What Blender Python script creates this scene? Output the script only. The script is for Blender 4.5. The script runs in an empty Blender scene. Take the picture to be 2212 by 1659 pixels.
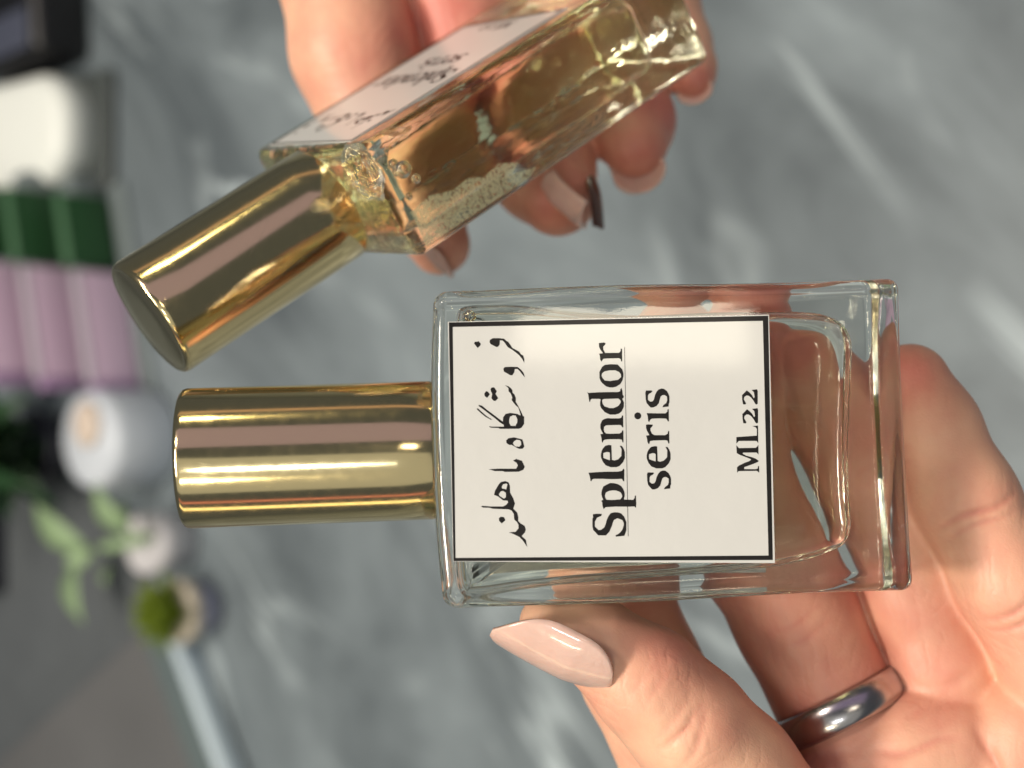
import bpy, bmesh, math, random
import numpy as np
from mathutils import Matrix, Vector
from mathutils.geometry import tessellate_polygon

random.seed(7)
rng = np.random.default_rng(7)
scene = bpy.context.scene
col = scene.collection

# ------------------------------------------------------------------ camera
PITCH = math.radians(50)
CAM_H = 0.45
_s, _c = math.sin(PITCH), math.cos(PITCH)
# columns: camera x, y, z axes in the world (the phone is held upright, so image-left is up)
CR = np.array([[0, 1, 0], [-_s, 0, -_c], [-_c, 0, _s]], float)
CLOC = np.array([0, 0, CAM_H])
FPX, IW, IH = 3039.0, 2212.0, 1659.0
cam_d = bpy.data.cameras.new('camera')
cam = bpy.data.objects.new('camera', cam_d)
col.objects.link(cam)
cam_d.sensor_width = 36
cam_d.lens = 36 * FPX / IW
cam_d.clip_start = 0.005
cam_d.clip_end = 50
cam.matrix_world = Matrix([list(CR[i]) + [CLOC[i]] for i in range(3)] + [[0, 0, 0, 1]])
cam_d.dof.use_dof = True
cam_d.dof.focus_distance = 0.150
cam_d.dof.aperture_fstop = 17.5
scene.camera = cam

# ------------------------------------------------------------------ world, lamps, exposure
world = bpy.data.worlds.new('World')
scene.world = world
world.use_nodes = True
bgn = world.node_tree.nodes['Background']
bgn.inputs[0].default_value = (0.80, 0.90, 1.0, 1)
bgn.inputs[1].default_value = 0.10


def lamp(name, loc, target, sx, sy, watts, colour, spread=180):
    d = bpy.data.lights.new(name, 'AREA')
    d.shape = 'RECTANGLE'
    d.size, d.size_y = sx, sy
    d.energy = watts
    d.color = colour
    d.spread = math.radians(spread)
    o = bpy.data.objects.new(name, d)
    col.objects.link(o)
    o.location = loc
    o.rotation_euler = (Vector(target) - Vector(loc)).to_track_quat('-Z', 'Y').to_euler()
    return o


AIM = (0, 0.1, 0.33)
CX = Vector((0, -_s, -_c))


def strip(name, dcam, dist, wide, long, watts, colour):
    """a lamp in camera-frame direction dcam from the bottles, its long side along the caps"""
    d = Vector((CR @ np.array(dcam, float)).tolist()).normalized()
    loc = Vector(AIM) + d * dist
    o = lamp(name, loc, AIM, wide, long, watts, colour)
    z = d
    y = (CX - z * CX.dot(z)).normalized()
    x = y.cross(z)
    o.matrix_world = Matrix.Translation(loc) @ Matrix((x, y, z)).transposed().to_4x4()
    return o


# a row of small ceiling spots above the counter
for k, (lx, ly) in enumerate([(-0.42, 0.30), (-0.14, 0.38), (0.12, 0.36), (0.55, 0.24)]):
    lamp('ceiling_spot', (lx, ly, 1.65), AIM, 0.20, 0.20, (2.5, 12.5, 5.5, 6.0)[k], (1, 0.91, 0.78))
# tubes of the shop behind the photographer; panels and strips added for cap reflections
strip('tube_lamp', (0.225, 0.165, 0.956), 1.5, 0.13, 0.27, 1.15, (1, 0.90, 0.70))
strip('tube_lamp', (-0.10, -0.30, 0.95), 1.5, 0.05, 0.34, 2.0, (0.95, 0.98, 1.0))
strip('tube_lamp', (-0.20, -0.56, 0.80), 1.5, 0.07, 0.36, 2.6, (1, 0.90, 0.62))
strip('tube_lamp', (-0.26, 0.92, 0.36), 1.5, 0.08, 0.26, 2.0, (1, 0.88, 0.50))
strip('lilac_cap_fill', (-0.14, 0.56, 0.81), 1.5, 0.85, 2.4, 2.4, (0.72, 0.52, 0.80))  # unseen lilac lamp added for the mauve band in the caps
strip('cap_fill_panel', (-0.14, -0.46, 0.87), 1.9, 2.1, 3.2, 8.0, (0.97, 0.97, 0.86))  # large unseen fill lamp added to brighten the caps
strip('yellow_cap_strip', (-0.14, -0.99, 0.02), 1.5, 0.16, 1.6, 1.6, (1, 0.80, 0.40))  # unseen strip lamp added for a yellow band in the caps
strip('red_cap_strip', (-0.14, -0.96, 0.26), 1.5, 0.10, 1.6, 0.35, (1, 0.30, 0.20))  # dim red strip lamp, added only to be reflected in the caps
strip('warm_cap_strip', (-0.14, 0.985, 0.15), 1.5, 0.12, 1.6, 0.30, (1, 0.60, 0.35))  # dim warm strip lamp added for one more cap reflection

scene.render.engine = 'CYCLES'
cy = scene.cycles
cy.use_denoising = True
cy.max_bounces = 24
cy.transmission_bounces = 20
cy.glossy_bounces = 8
cy.diffuse_bounces = 4
cy.sample_clamp_indirect = 50
scene.view_settings.view_transform = 'Standard'
scene.view_settings.look = 'None'
scene.view_settings.exposure = 0.0
scene.view_settings.gamma = 1.0
scene.view_settings.use_curve_mapping = False


# ------------------------------------------------------------------ helpers
def px(x, y, d):
    """photograph pixel (2212 wide) at depth d cm -> camera frame, cm"""
    return np.array([(x - IW / 2) / FPX * d, (IH / 2 - y) / FPX * d, -d])


def to_world(p):
    """camera frame cm -> world metres"""
    p = np.asarray(p, float)
    return (p * 0.01) @ CR.T + CLOC


def srgb(r, g, b):
    f = lambda v: (v / 255 / 12.92) if v / 255 <= 0.04045 else ((v / 255 + 0.055) / 1.055) ** 2.4
    return (f(r), f(g), f(b), 1)


def tag(o, label=None, cat=None, group=None, kind=None):
    if label: o['label'] = label
    if cat: o['category'] = cat
    if group: o['group'] = group
    if kind: o['kind'] = kind
    return o


def empty(name, mat4):
    o = bpy.data.objects.new(name, None)
    o.empty_display_size = 0.01
    col.objects.link(o)
    o.matrix_world = mat4
    return o


def mesh_obj(name, verts, faces, mat, parent=None, smooth=True):
    me = bpy.data.meshes.new(name)
    me.from_pydata([tuple(map(float, v)) for v in verts], [], [tuple(int(i) for i in f) for f in faces])
    me.validate()
    me.update()
    if smooth:
        me.polygons.foreach_set('use_smooth', [True] * len(me.polygons))
    if mat: me.materials.append(mat)
    o = bpy.data.objects.new(name, me)
    col.objects.link(o)
    if parent: o.parent = parent
    return o


def fix_normals(o):
    bm = bmesh.new()
    bm.from_mesh(o.data)
    bmesh.ops.recalc_face_normals(bm, faces=bm.faces)
    bm.to_mesh(o.data)
    bm.free()
    return o


def lathe(profile, n=96, axis='y'):
    """profile [(r, h)] from top to bottom; closed at both ends on the axis"""
    v, f = [], []
    rows = []
    for r, h in profile:
        if r < 1e-9:
            rows.append([len(v)])
            v.append((0, h, 0) if axis == 'y' else (0, 0, h))
        else:
            row = []
            for i in range(n):
                a = 2 * math.pi * i / n
                row.append(len(v))
                v.append((r * math.cos(a), h, r * math.sin(a)) if axis == 'y' else (r * math.cos(a), r * math.sin(a), h))
            rows.append(row)
    for A, B in zip(rows, rows[1:]):
        for i in range(n):
            j = (i + 1) % n
            if len(A) == 1 and len(B) == 1: continue
            if len(A) == 1: f.append((A[0], B[i], B[j]))
            elif len(B) == 1: f.append((A[i], B[0], A[j]))
            else: f.append((A[i], B[i], B[j], A[j]))
    return v, f


# ------------------------------------------------------------------ materials
def new_mat(name):
    m = bpy.data.materials.new(name)
    m.use_nodes = True
    nt = m.node_tree
    for n in list(nt.nodes): nt.nodes.remove(n)
    out = nt.nodes.new('ShaderNodeOutputMaterial')
    return m, nt, out


def N(nt, t, **kw):
    n = nt.nodes.new(t)
    for k, v in kw.items(): setattr(n, k, v)
    return n


def principled(name, base, rough=0.5, metal=0.0, spec=0.5, coat=0.0, coat_rough=0.05, bump=None, var=None):
    m, nt, out = new_mat(name)
    b = N(nt, 'ShaderNodeBsdfPrincipled')
    b.inputs['Base Color'].default_value = base
    b.inputs['Roughness'].default_value = rough
    b.inputs['Metallic'].default_value = metal
    b.inputs['Specular IOR Level'].default_value = spec
    b.inputs['Coat Weight'].default_value = coat
    b.inputs['Coat Roughness'].default_value = coat_rough
    nt.links.new(b.outputs[0], out.inputs[0])
    tc = N(nt, 'ShaderNodeTexCoord')
    if var:
        sc, amt = var
        nz = N(nt, 'ShaderNodeTexNoise')
        nz.inputs['Scale'].default_value = sc
        nz.inputs['Detail'].default_value = 4
        nt.links.new(tc.outputs['Object'], nz.inputs['Vector'])
        mx = N(nt, 'ShaderNodeMix', data_type='RGBA')
        mx.inputs[6].default_value = tuple(c * (1 - amt) for c in base[:3]) + (1,)
        mx.inputs[7].default_value = tuple(min(1, c * (1 + amt)) for c in base[:3]) + (1,)
        nt.links.new(nz.outputs[0], mx.inputs[0])
        nt.links.new(mx.outputs[2], b.inputs['Base Color'])
    if bump:
        sc, st, dist = bump
        nz = N(nt, 'ShaderNodeTexNoise')
        nz.inputs['Scale'].default_value = sc
        nz.inputs['Detail'].default_value = 3
        nt.links.new(tc.outputs['Object'], nz.inputs['Vector'])
        bp = N(nt, 'ShaderNodeBump')
        bp.inputs['Strength'].default_value = st
        bp.inputs['Distance'].default_value = dist
        nt.links.new(nz.outputs[0], bp.inputs['Height'])
        nt.links.new(bp.outputs[0], b.inputs['Normal'])
    return m


def glass_mat(name, ior, colour=(1, 1, 1, 1), rough=0.0, absorb=None, wav=None):
    m, nt, out = new_mat(name)
    g = N(nt, 'ShaderNodeBsdfGlass')
    g.inputs['IOR'].default_value = ior
    g.inputs['Color'].default_value = colour
    g.inputs['Roughness'].default_value = rough
    nt.links.new(g.outputs[0], out.inputs['Surface'])
    if absorb:
        a = N(nt, 'ShaderNodeVolumeAbsorption')
        a.inputs['Color'].default_value = absorb[0]
        a.inputs['Density'].default_value = absorb[1]
        nt.links.new(a.outputs[0], out.inputs['Volume'])
    if wav:
        tc = N(nt, 'ShaderNodeTexCoord')
        mp = N(nt, 'ShaderNodeMapping')
        mp.inputs['Scale'].default_value = wav[3]
        nt.links.new(tc.outputs['Object'], mp.inputs[0])
        nz = N(nt, 'ShaderNodeTexNoise')
        nz.inputs['Scale'].default_value = wav[0]
        nz.inputs['Detail'].default_value = 2
        nt.links.new(mp.outputs[0], nz.inputs['Vector'])
        bp = N(nt, 'ShaderNodeBump')
        bp.inputs['Strength'].default_value = wav[1]
        bp.inputs['Distance'].default_value = wav[2]
        nt.links.new(nz.outputs[0], bp.inputs['Height'])
        nt.links.new(bp.outputs[0], g.inputs['Normal'])
    return m


def gold_mat():
    m, nt, out = new_mat('gold_metal')
    b = N(nt, 'ShaderNodeBsdfPrincipled')
    b.inputs['Base Color'].default_value = (0.85, 0.68, 0.37, 1)
    b.inputs['Metallic'].default_value = 1
    tc = N(nt, 'ShaderNodeTexCoord')
    nz = N(nt, 'ShaderNodeTexNoise')
    nz.inputs['Scale'].default_value = 900
    nz.inputs['Detail'].default_value = 5
    nt.links.new(tc.outputs['Object'], nz.inputs['Vector'])
    mr = N(nt, 'ShaderNodeMapRange')
    mr.inputs[1].default_value = 0.3; mr.inputs[2].default_value = 0.75
    mr.inputs[3].default_value = 0.11; mr.inputs[4].default_value = 0.17
    nt.links.new(nz.outputs[0], mr.inputs[0])
    nt.links.new(mr.outputs[0], b.inputs['Roughness'])
    # faint hairline scratches in all directions
    vo = N(nt, 'ShaderNodeTexVoronoi', feature='DISTANCE_TO_EDGE')
    vo.inputs['Scale'].default_value = 420
    mp = N(nt, 'ShaderNodeMapping')
    mp.inputs['Scale'].default_value = (1, 0.35, 1)
    nt.links.new(tc.outputs['Object'], mp.inputs[0])
    nt.links.new(mp.outputs[0], vo.inputs['Vector'])
    lt = N(nt, 'ShaderNodeMath', operation='LESS_THAN')
    lt.inputs[1].default_value = 0.016
    nt.links.new(vo.outputs[0], lt.inputs[0])
    nz2 = N(nt, 'ShaderNodeTexNoise')
    nz2.inputs['Scale'].default_value = 300
    nt.links.new(tc.outputs['Object'], nz2.inputs['Vector'])
    gt = N(nt, 'ShaderNodeMath', operation='GREATER_THAN')
    gt.inputs[1].default_value = 0.6
    nt.links.new(nz2.outputs[0], gt.inputs[0])
    ml = N(nt, 'ShaderNodeMath', operation='MULTIPLY')
    nt.links.new(lt.outputs[0], ml.inputs[0])
    nt.links.new(gt.outputs[0], ml.inputs[1])
    bp = N(nt, 'ShaderNodeBump')
    bp.inputs['Strength'].default_value = 0.10
    bp.inputs['Distance'].default_value = 0.0001
    nt.links.new(ml.outputs[0], bp.inputs['Height'])
    nt.links.new(bp.outputs[0], b.inputs['Normal'])
    nt.links.new(b.outputs[0], out.inputs[0])
    return m


def skin_mat():
    m, nt, out = new_mat('skin')
    b = N(nt, 'ShaderNodeBsdfPrincipled')
    tc = N(nt, 'ShaderNodeTexCoord')
    at = N(nt, 'ShaderNodeAttribute', attribute_name='flush')
    nz = N(nt, 'ShaderNodeTexNoise')
    nz.inputs['Scale'].default_value = 110
    nz.inputs['Detail'].default_value = 5
    nt.links.new(tc.outputs['Object'], nz.inputs['Vector'])
    mr = N(nt, 'ShaderNodeMapRange')
    mr.inputs[1].default_value = 0.3; mr.inputs[2].default_value = 0.7
    mr.inputs[3].default_value = -0.28; mr.inputs[4].default_value = 0.28
    nt.links.new(nz.outputs[0], mr.inputs[0])
    ad = N(nt, 'ShaderNodeMath', operation='ADD', use_clamp=True)
    nt.links.new(at.outputs['Fac'], ad.inputs[0])
    nt.links.new(mr.outputs[0], ad.inputs[1])
    rp = N(nt, 'ShaderNodeValToRGB')
    rp.color_ramp.elements[0].position = 0
    rp.color_ramp.elements[0].color = (0.75, 0.442, 0.295, 1)
    rp.color_ramp.elements[1].position = 1
    rp.color_ramp.elements[1].color = (0.58, 0.185, 0.14, 1)
    nt.links.new(ad.outputs[0], rp.inputs[0])
    nt.links.new(rp.outputs[0], b.inputs['Base Color'])
    b.inputs['Roughness'].default_value = 0.46
    b.inputs['Specular IOR Level'].default_value = 0.38
    b.inputs['Subsurface Weight'].default_value = 0.16
    b.inputs['Subsurface Radius'].default_value = (1.0, 0.32, 0.16)
    b.inputs['Subsurface Scale'].default_value = 0.0022
    # fine skin relief: cell lines plus soft grain
    vo = N(nt, 'ShaderNodeTexVoronoi', feature='DISTANCE_TO_EDGE')
    vo.inputs['Scale'].default_value = 1700
    wn = N(nt, 'ShaderNodeTexNoise')
    wn.inputs['Scale'].default_value = 400
    nt.links.new(tc.outputs['Object'], wn.inputs['Vector'])
    va = N(nt, 'ShaderNodeVectorMath', operation='MULTIPLY_ADD')
    va.inputs[1].default_value = (0.0012,) * 3
    nt.links.new(wn.outputs['Color'], va.inputs[0])
    nt.links.new(tc.outputs['Object'], va.inputs[2])
    nt.links.new(va.outputs[0], vo.inputs['Vector'])
    vr = N(nt, 'ShaderNodeMapRange')
    vr.inputs[1].default_value = 0.0; vr.inputs[2].default_value = 0.18
    nt.links.new(vo.outputs[0], vr.inputs[0])
    bp = N(nt, 'ShaderNodeBump')
    bp.inputs['Strength'].default_value = 0.10
    bp.inputs['Distance'].default_value = 0.00010
    nt.links.new(vr.outputs[0], bp.inputs['Height'])
    nz3 = N(nt, 'ShaderNodeTexNoise')
    nz3.inputs['Scale'].default_value = 260
    nz3.inputs['Detail'].default_value = 6
    nt.links.new(tc.outputs['Object'], nz3.inputs['Vector'])
    bp2 = N(nt, 'ShaderNodeBump')
    bp2.inputs['Strength'].default_value = 0.25
    bp2.inputs['Distance'].default_value = 0.0005
    nt.links.new(nz3.outputs[0], bp2.inputs['Height'])
    # fine crossing lines of the skin
    prev = bp
    for rot, wsc in (((0.3, 0.9, 0.5), 1500), ((0.2, -0.6, 1.4), 1300)):
        mpw = N(nt, 'ShaderNodeMapping'); mpw.inputs['Rotation'].default_value = rot
        nt.links.new(tc.outputs['Object'], mpw.inputs[0])
        wv = N(nt, 'ShaderNodeTexWave'); wv.inputs['Scale'].default_value = wsc / 6.0
        wv.inputs['Distortion'].default_value = 5; wv.inputs['Detail'].default_value = 3; wv.inputs['Detail Scale'].default_value = 1.6
        nt.links.new(mpw.outputs[0], wv.inputs['Vector'])
        pw = N(nt, 'ShaderNodeMath', operation='POWER'); pw.inputs[1].default_value = 3
        nt.links.new(wv.outputs[1], pw.inputs[0])
        msk = N(nt, 'ShaderNodeTexNoise'); msk.inputs['Scale'].default_value = 160 if wsc == 1500 else 130
        nt.links.new(mpw.outputs[0], msk.inputs['Vector'])
        mk = N(nt, 'ShaderNodeMapRange'); mk.inputs[1].default_value = 0.42; mk.inputs[2].default_value = 0.62
        nt.links.new(msk.outputs[0], mk.inputs[0])
        mm = N(nt, 'ShaderNodeMath', operation='MULTIPLY')
        nt.links.new(pw.outputs[0], mm.inputs[0]); nt.links.new(mk.outputs[0], mm.inputs[1])
        b3 = N(nt, 'ShaderNodeBump', invert=True); b3.inputs['Strength'].default_value = 0.19; b3.inputs['Distance'].default_value = 0.00018
        nt.links.new(mm.outputs[0], b3.inputs['Height']); nt.links.new(prev.outputs[0], b3.inputs['Normal'])
        prev = b3
    nt.links.new(prev.outputs[0], bp2.inputs['Normal'])
    nt.links.new(bp2.outputs[0], b.inputs['Normal'])
    nt.links.new(b.outputs[0], out.inputs[0])
    return m


def counter_mat():
    m, nt, out = new_mat('grey_marble')
    b = N(nt, 'ShaderNodeBsdfPrincipled')
    tc = N(nt, 'ShaderNodeTexCoord')
    mp = N(nt, 'ShaderNodeMapping')
    mp0 = N(nt, 'ShaderNodeMapping')
    mp0.inputs['Rotation'].default_value = (0, 0, math.radians(-47))
    nt.links.new(tc.outputs['Object'], mp0.inputs[0])
    mp.inputs['Scale'].default_value = (0.5, 1.25, 1)
    nt.links.new(mp0.outputs[0], mp.inputs[0])
    n1 = N(nt, 'ShaderNodeTexNoise')
    n1.inputs['Scale'].default_value = 9
    n1.inputs['Detail'].default_value = 9
    n1.inputs['Roughness'].default_value = 0.66
    n1.inputs['Distortion'].default_value = 0.6
    nt.links.new(mp.outputs[0], n1.inputs['Vector'])
    r1 = N(nt, 'ShaderNodeValToRGB')
    r1.color_ramp.elements[0].position = 0.34
    r1.color_ramp.elements[0].color = (0.088, 0.107, 0.121, 1)
    r1.color_ramp.elements[1].position = 0.66
    r1.color_ramp.elements[1].color = (0.250, 0.295, 0.322, 1)
    nt.links.new(n1.outputs[0], r1.inputs[0])
    # pale veins
    n2 = N(nt, 'ShaderNodeTexNoise')
    n2.inputs['Scale'].default_value = 6.5
    n2.inputs['Detail'].default_value = 5
    n2.inputs['Distortion'].default_value = 1.2
    nt.links.new(mp.outputs[0], n2.inputs['Vector'])
    sb = N(nt, 'ShaderNodeMath', operation='SUBTRACT')
    sb.inputs[1].default_value = 0.5
    nt.links.new(n2.outputs[0], sb.inputs[0])
    ab = N(nt, 'ShaderNodeMath', operation='ABSOLUTE')
    nt.links.new(sb.outputs[0], ab.inputs[0])
    vr = N(nt, 'ShaderNodeMapRange')
    vr.inputs[1].default_value = 0.0; vr.inputs[2].default_value = 0.026
    vr.inputs[3].default_value = 1.0; vr.inputs[4].default_value = 0.0
    nt.links.new(ab.outputs[0], vr.inputs[0])
    n3 = N(nt, 'ShaderNodeTexNoise')
    n3.inputs['Scale'].default_value = 10
    n3.inputs['Detail'].default_value = 2
    nt.links.new(tc.outputs['Object'], n3.inputs['Vector'])
    r3 = N(nt, 'ShaderNodeMapRange')
    r3.inputs[1].default_value = 0.42; r3.inputs[2].default_value = 0.66
    nt.links.new(n3.outputs[0], r3.inputs[0])
    mu = N(nt, 'ShaderNodeMath', operation='MULTIPLY')
    nt.links.new(vr.outputs[0], mu.inputs[0])
    nt.links.new(r3.outputs[0], mu.inputs[1])
    mx = N(nt, 'ShaderNodeMix', data_type='RGBA')
    mx.inputs[7].default_value = (0.45, 0.52, 0.555, 1)
    nt.links.new(mu.outputs[0], mx.inputs[0])
    nt.links.new(r1.outputs[0], mx.inputs[6])
    nt.links.new(mx.outputs[2], b.inputs['Base Color'])
    b.inputs['Roughness'].default_value = 0.42
    b.inputs['Specular IOR Level'].default_value = 0.35
    nt.links.new(b.outputs[0], out.inputs[0])
    return m


M_GLASS = glass_mat('clear_glass', 1.50, (1, 1, 1, 1), absorb=((0.80, 0.86, 0.55, 1), 9), wav=(170, 0.16, 0.0006, (1, 0.30, 1)))
M_GLASS_WRAP = glass_mat('film_wrapped_glass', 1.50, (1, 1, 1, 1), absorb=((0.84, 0.86, 0.45, 1), 12), wav=(420, 0.30, 0.0006, (1, 0.45, 1)))
M_LIQ_PALE = glass_mat('pale_perfume', 1.37 / 1.50, absorb=((0.78, 0.83, 0.55, 1), 26), wav=(190, 0.28, 0.0007, (1, 0.3, 1)))
M_LIQ_AMBER = glass_mat('amber_perfume', 1.37 / 1.50, absorb=((0.86, 0.81, 0.24, 1), 17), wav=(190, 0.28, 0.0007, (1, 0.3, 1)))
M_BUBBLE = glass_mat('air_bubble', 1.0 / 1.37)
M_GOLD = gold_mat()
M_SKIN = skin_mat()
M_PAPER = principled('label_paper', (0.62, 0.615, 0.59, 1), 0.5, spec=0.3, coat=0.6, coat_rough=0.06, bump=(420, 0.22, 0.0002), var=(90, 0.045))
M_INK = principled('black_ink', (0.011, 0.0095, 0.0095, 1), 0.45, spec=0.2, coat=0.1, coat_rough=0.08, var=(420, 0.9), bump=(420, 0.16, 0.0002))
M_NAIL = principled('nail_gel', (0.68, 0.44, 0.37, 1), 0.22, spec=0.5, coat=0.7, coat_rough=0.04, bump=(800, 0.22, 0.0004), var=(260, 0.16))
_nb = M_NAIL.node_tree.nodes['Principled BSDF']
_nb.inputs['Subsurface Weight'].default_value = 0.35
_nb.inputs['Subsurface Radius'].default_value = (1.0, 0.5, 0.35)
_nb.inputs['Subsurface Scale'].default_value = 0.002
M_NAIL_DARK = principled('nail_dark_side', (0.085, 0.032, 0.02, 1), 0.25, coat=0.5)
M_RING = principled('dark_steel', (0.46, 0.43, 0.43, 1), 0.22, metal=1.0, bump=(400, 0.12, 0.0002))
M_COUNTER = counter_mat()

# ------------------------------------------------------------------ the surface below
bm = bmesh.new()
bmesh.ops.create_cube(bm, size=1)
bmesh.ops.scale(bm, vec=(4.0, 4.0, 0.03), verts=bm.verts)
bmesh.ops.translate(bm, vec=(0, 0.6, -0.015), verts=bm.verts)
me = bpy.data.meshes.new('counter_top')
bm.to_mesh(me); bm.free()
me.materials.append(M_COUNTER)
counter = bpy.data.objects.new('counter_top', me)
col.objects.link(counter)
tag(counter, 'grey marbled counter top with pale veins below the hands', None, kind='structure')


# ------------------------------------------------------------------ bottles (local cm: x across the label, y towards the cap, z out of the label)
BW, BH, BT = 3.33, 5.0, 1.5
CAPR, CAPL = 0.755, 2.7


def rot_vec(r):
    r = np.array(r, float)
    t = np.linalg.norm(r)
    k = r / t
    K = np.array([[0, -k[2], k[1]], [k[2], 0, -k[0]], [-k[1], k[0], 0]])
    return np.eye(3) + math.sin(t) * K + (1 - math.cos(t)) * K @ K


R1 = rot_vec((-0.0533, 0.0691, 0.0329)) @ np.array([[0, -1, 0], [1, 0, 0], [0, 0, 1.0]])
T1 = np.array([1.6871, -0.6392, -15.5207])
R2 = np.array([[-0.5294, -0.7362, -0.4217], [0.1191, -0.5566, 0.8222], [-0.84, 0.385, 0.3823]])
_u, _, _v = np.linalg.svd(R2); R2 = _u @ _v
T2 = np.array([-0.406, 3.665, -18.514])


def local_hit(x, y, zl):
    """pixel -> bottle-1 local x, y on the plane z = zl"""
    d = px(x, y, 1.0)
    o = R1.T @ (-T1); d = R1.T @ d
    t = (zl - o[2]) / d[2]
    return (o + t * d)[:2]


def rounded_box(w, h, t, r, dome=0.07, punt=0.10):
    """grid cube mapped to a rounded box; denser near the edges"""
    def axis(n, half, rr):
        a = half - rr
        inner = np.linspace(-a, a, n)
        arc = [half - rr + rr * math.tan(math.radians(q)) for q in (9, 18, 27, 36, 45)]
        return np.concatenate([[-v for v in arc[::-1]], inner, arc])
    ax = [axis(12, w / 2, r), axis(14, h / 2, r), axis(8, t / 2, r)]
    half = np.array([w, h, t]) / 2
    verts, faces, idx = [], [], {}

    def add(p):
        key = tuple(np.round(p, 5))
        if key not in idx:
            idx[key] = len(verts)
            verts.append(np.array(p))
        return idx[key]
    for a in range(3):
        b, c = (a + 1) % 3, (a + 2) % 3
        for sgn in (-1, 1):
            for i in range(len(ax[b]) - 1):
                for j in range(len(ax[c]) - 1):
                    q = []
                    for (ii, jj) in ((i, j), (i + 1, j), (i + 1, j + 1), (i, j + 1)):
                        p = np.zeros(3)
                        p[a] = sgn * half[a]; p[b] = ax[b][ii]; p[c] = ax[c][jj]
                        q.append(add(p))
                    faces.append(q if sgn > 0 else q[::-1])
    V = np.array(verts)
    C = np.clip(V, -(half - r), half - r)
    D = V - C
    L = np.linalg.norm(D, axis=1, keepdims=True)
    V = C + D / np.maximum(L, 1e-9) * r
    fx = 1 - (V[:, 0] / half[0]) ** 2
    fz = 1 - (V[:, 2] / half[2]) ** 2
    up = np.clip((V[:, 1] - half[1] + 0.5) / 0.5, 0, 1)
    V[:, 1] += dome * fx * up
    dn = np.clip((-V[:, 1] - half[1] + 0.15) / 0.15, 0, 1)
    V[:, 1] += punt * np.clip(fx, 0, 1) ** 0.6 * np.clip(fz, 0, 1) ** 0.6 * dn
    # moulded glass is never quite flat
    V[:, 0] += 0.010 * np.sin(V[:, 1] * 1.7 + 0.6) * np.sign(V[:, 0]) * (np.abs(V[:, 0]) > half[0] - r - .01)
    return V, faces


CAV = [(1000, 672), (1060, 668), (1120, 669), (1180, 676), (1250, 684), (1340, 690), (1430, 688), (1520, 684), (1620, 682),
       (1700, 683), (1760, 690), (1795, 710), (1812, 745), (1812, 800), (1809, 880), (1806, 960), (1806, 1040), (1809, 1090),
       (1812, 1130), (1800, 1165), (1765, 1188), (1680, 1212), (1560, 1228), (1400, 1240), (1250, 1250), (1130, 1264),
       (1060, 1276), (1015, 1281), (990, 1268), (980, 1200), (975, 1000), (978, 760), (985, 695)]


def smooth_closed(P, n):
    P = np.array(P, float)
    m = len(P)
    out = []
    for i in range(m):
        p0, p1, p2, p3 = P[i - 1], P[i], P[(i + 1) % m], P[(i + 2) % m]
        for k in range(n):
            t = k / n
            out.append(0.5 * ((2 * p1) + (-p0 + p2) * t + (2 * p0 - 5 * p1 + 4 * p2 - p3) * t * t + (-p0 + 3 * p1 - 3 * p2 + p3) * t ** 3))
    return np.array(out)


def cavity_mesh():
    P = np.array([local_hit(x, y, 0.0) for x, y in CAV])
    P = smooth_closed(P, 4)
    area = 0.5 * np.sum(P[:, 0] * np.roll(P[:, 1], -1) - np.roll(P[:, 0], -1) * P[:, 1])
    if area < 0: P = P[::-1]
    tg = np.roll(P, -1, 0) - np.roll(P, 1, 0)
    tg /= np.linalg.norm(tg, axis=1, keepdims=True)
    nin = np.stack([-tg[:, 1], tg[:, 0]], 1)
    r, zt = 0.26, 0.52
    layers = []
    for a in np.linspace(-90, 90, 15):
        a = math.radians(a)
        layers.append((math.copysign(zt - r, a) + r * math.sin(a) if abs(a) > 1e-6 else 0.0, r * (1 - math.cos(a))))
    layers = sorted(layers)
    V, F = [], []
    n = len(P)
    for z, ins in layers:
        V += [(x, y, z) for x, y in P + nin * ins]
    for k in range(len(layers) - 1):
        for i in range(n):
            j = (i + 1) % n
            F.append((k * n + i, k * n + j, (k + 1) * n + j, (k + 1) * n + i))
    # close ends with rings drawn in to a centre
    for k, flip in ((0, True), (len(layers) - 1, False)):
        ring = list(range(k * n, k * n + n))
        base = np.array([V[i] for i in ring])
        c = base.mean(0)
        prev = ring
        for s in (0.7, 0.35):
            st = len(V)
            V += [tuple(c + (b - c) * s) for b in base]
            cur = list(range(st, st + n))
            for i in range(n):
                j = (i + 1) % n
                q = (prev[i], prev[j], cur[j], cur[i])
                F.append(q[::-1] if flip else q)
            prev = cur
        st = len(V)
        V.append(tuple(c))
        for i in range(n):
            q = (prev[i], prev[(i + 1) % n], st)
            F.append(q[::-1] if flip else q)
    return V, F


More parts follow.
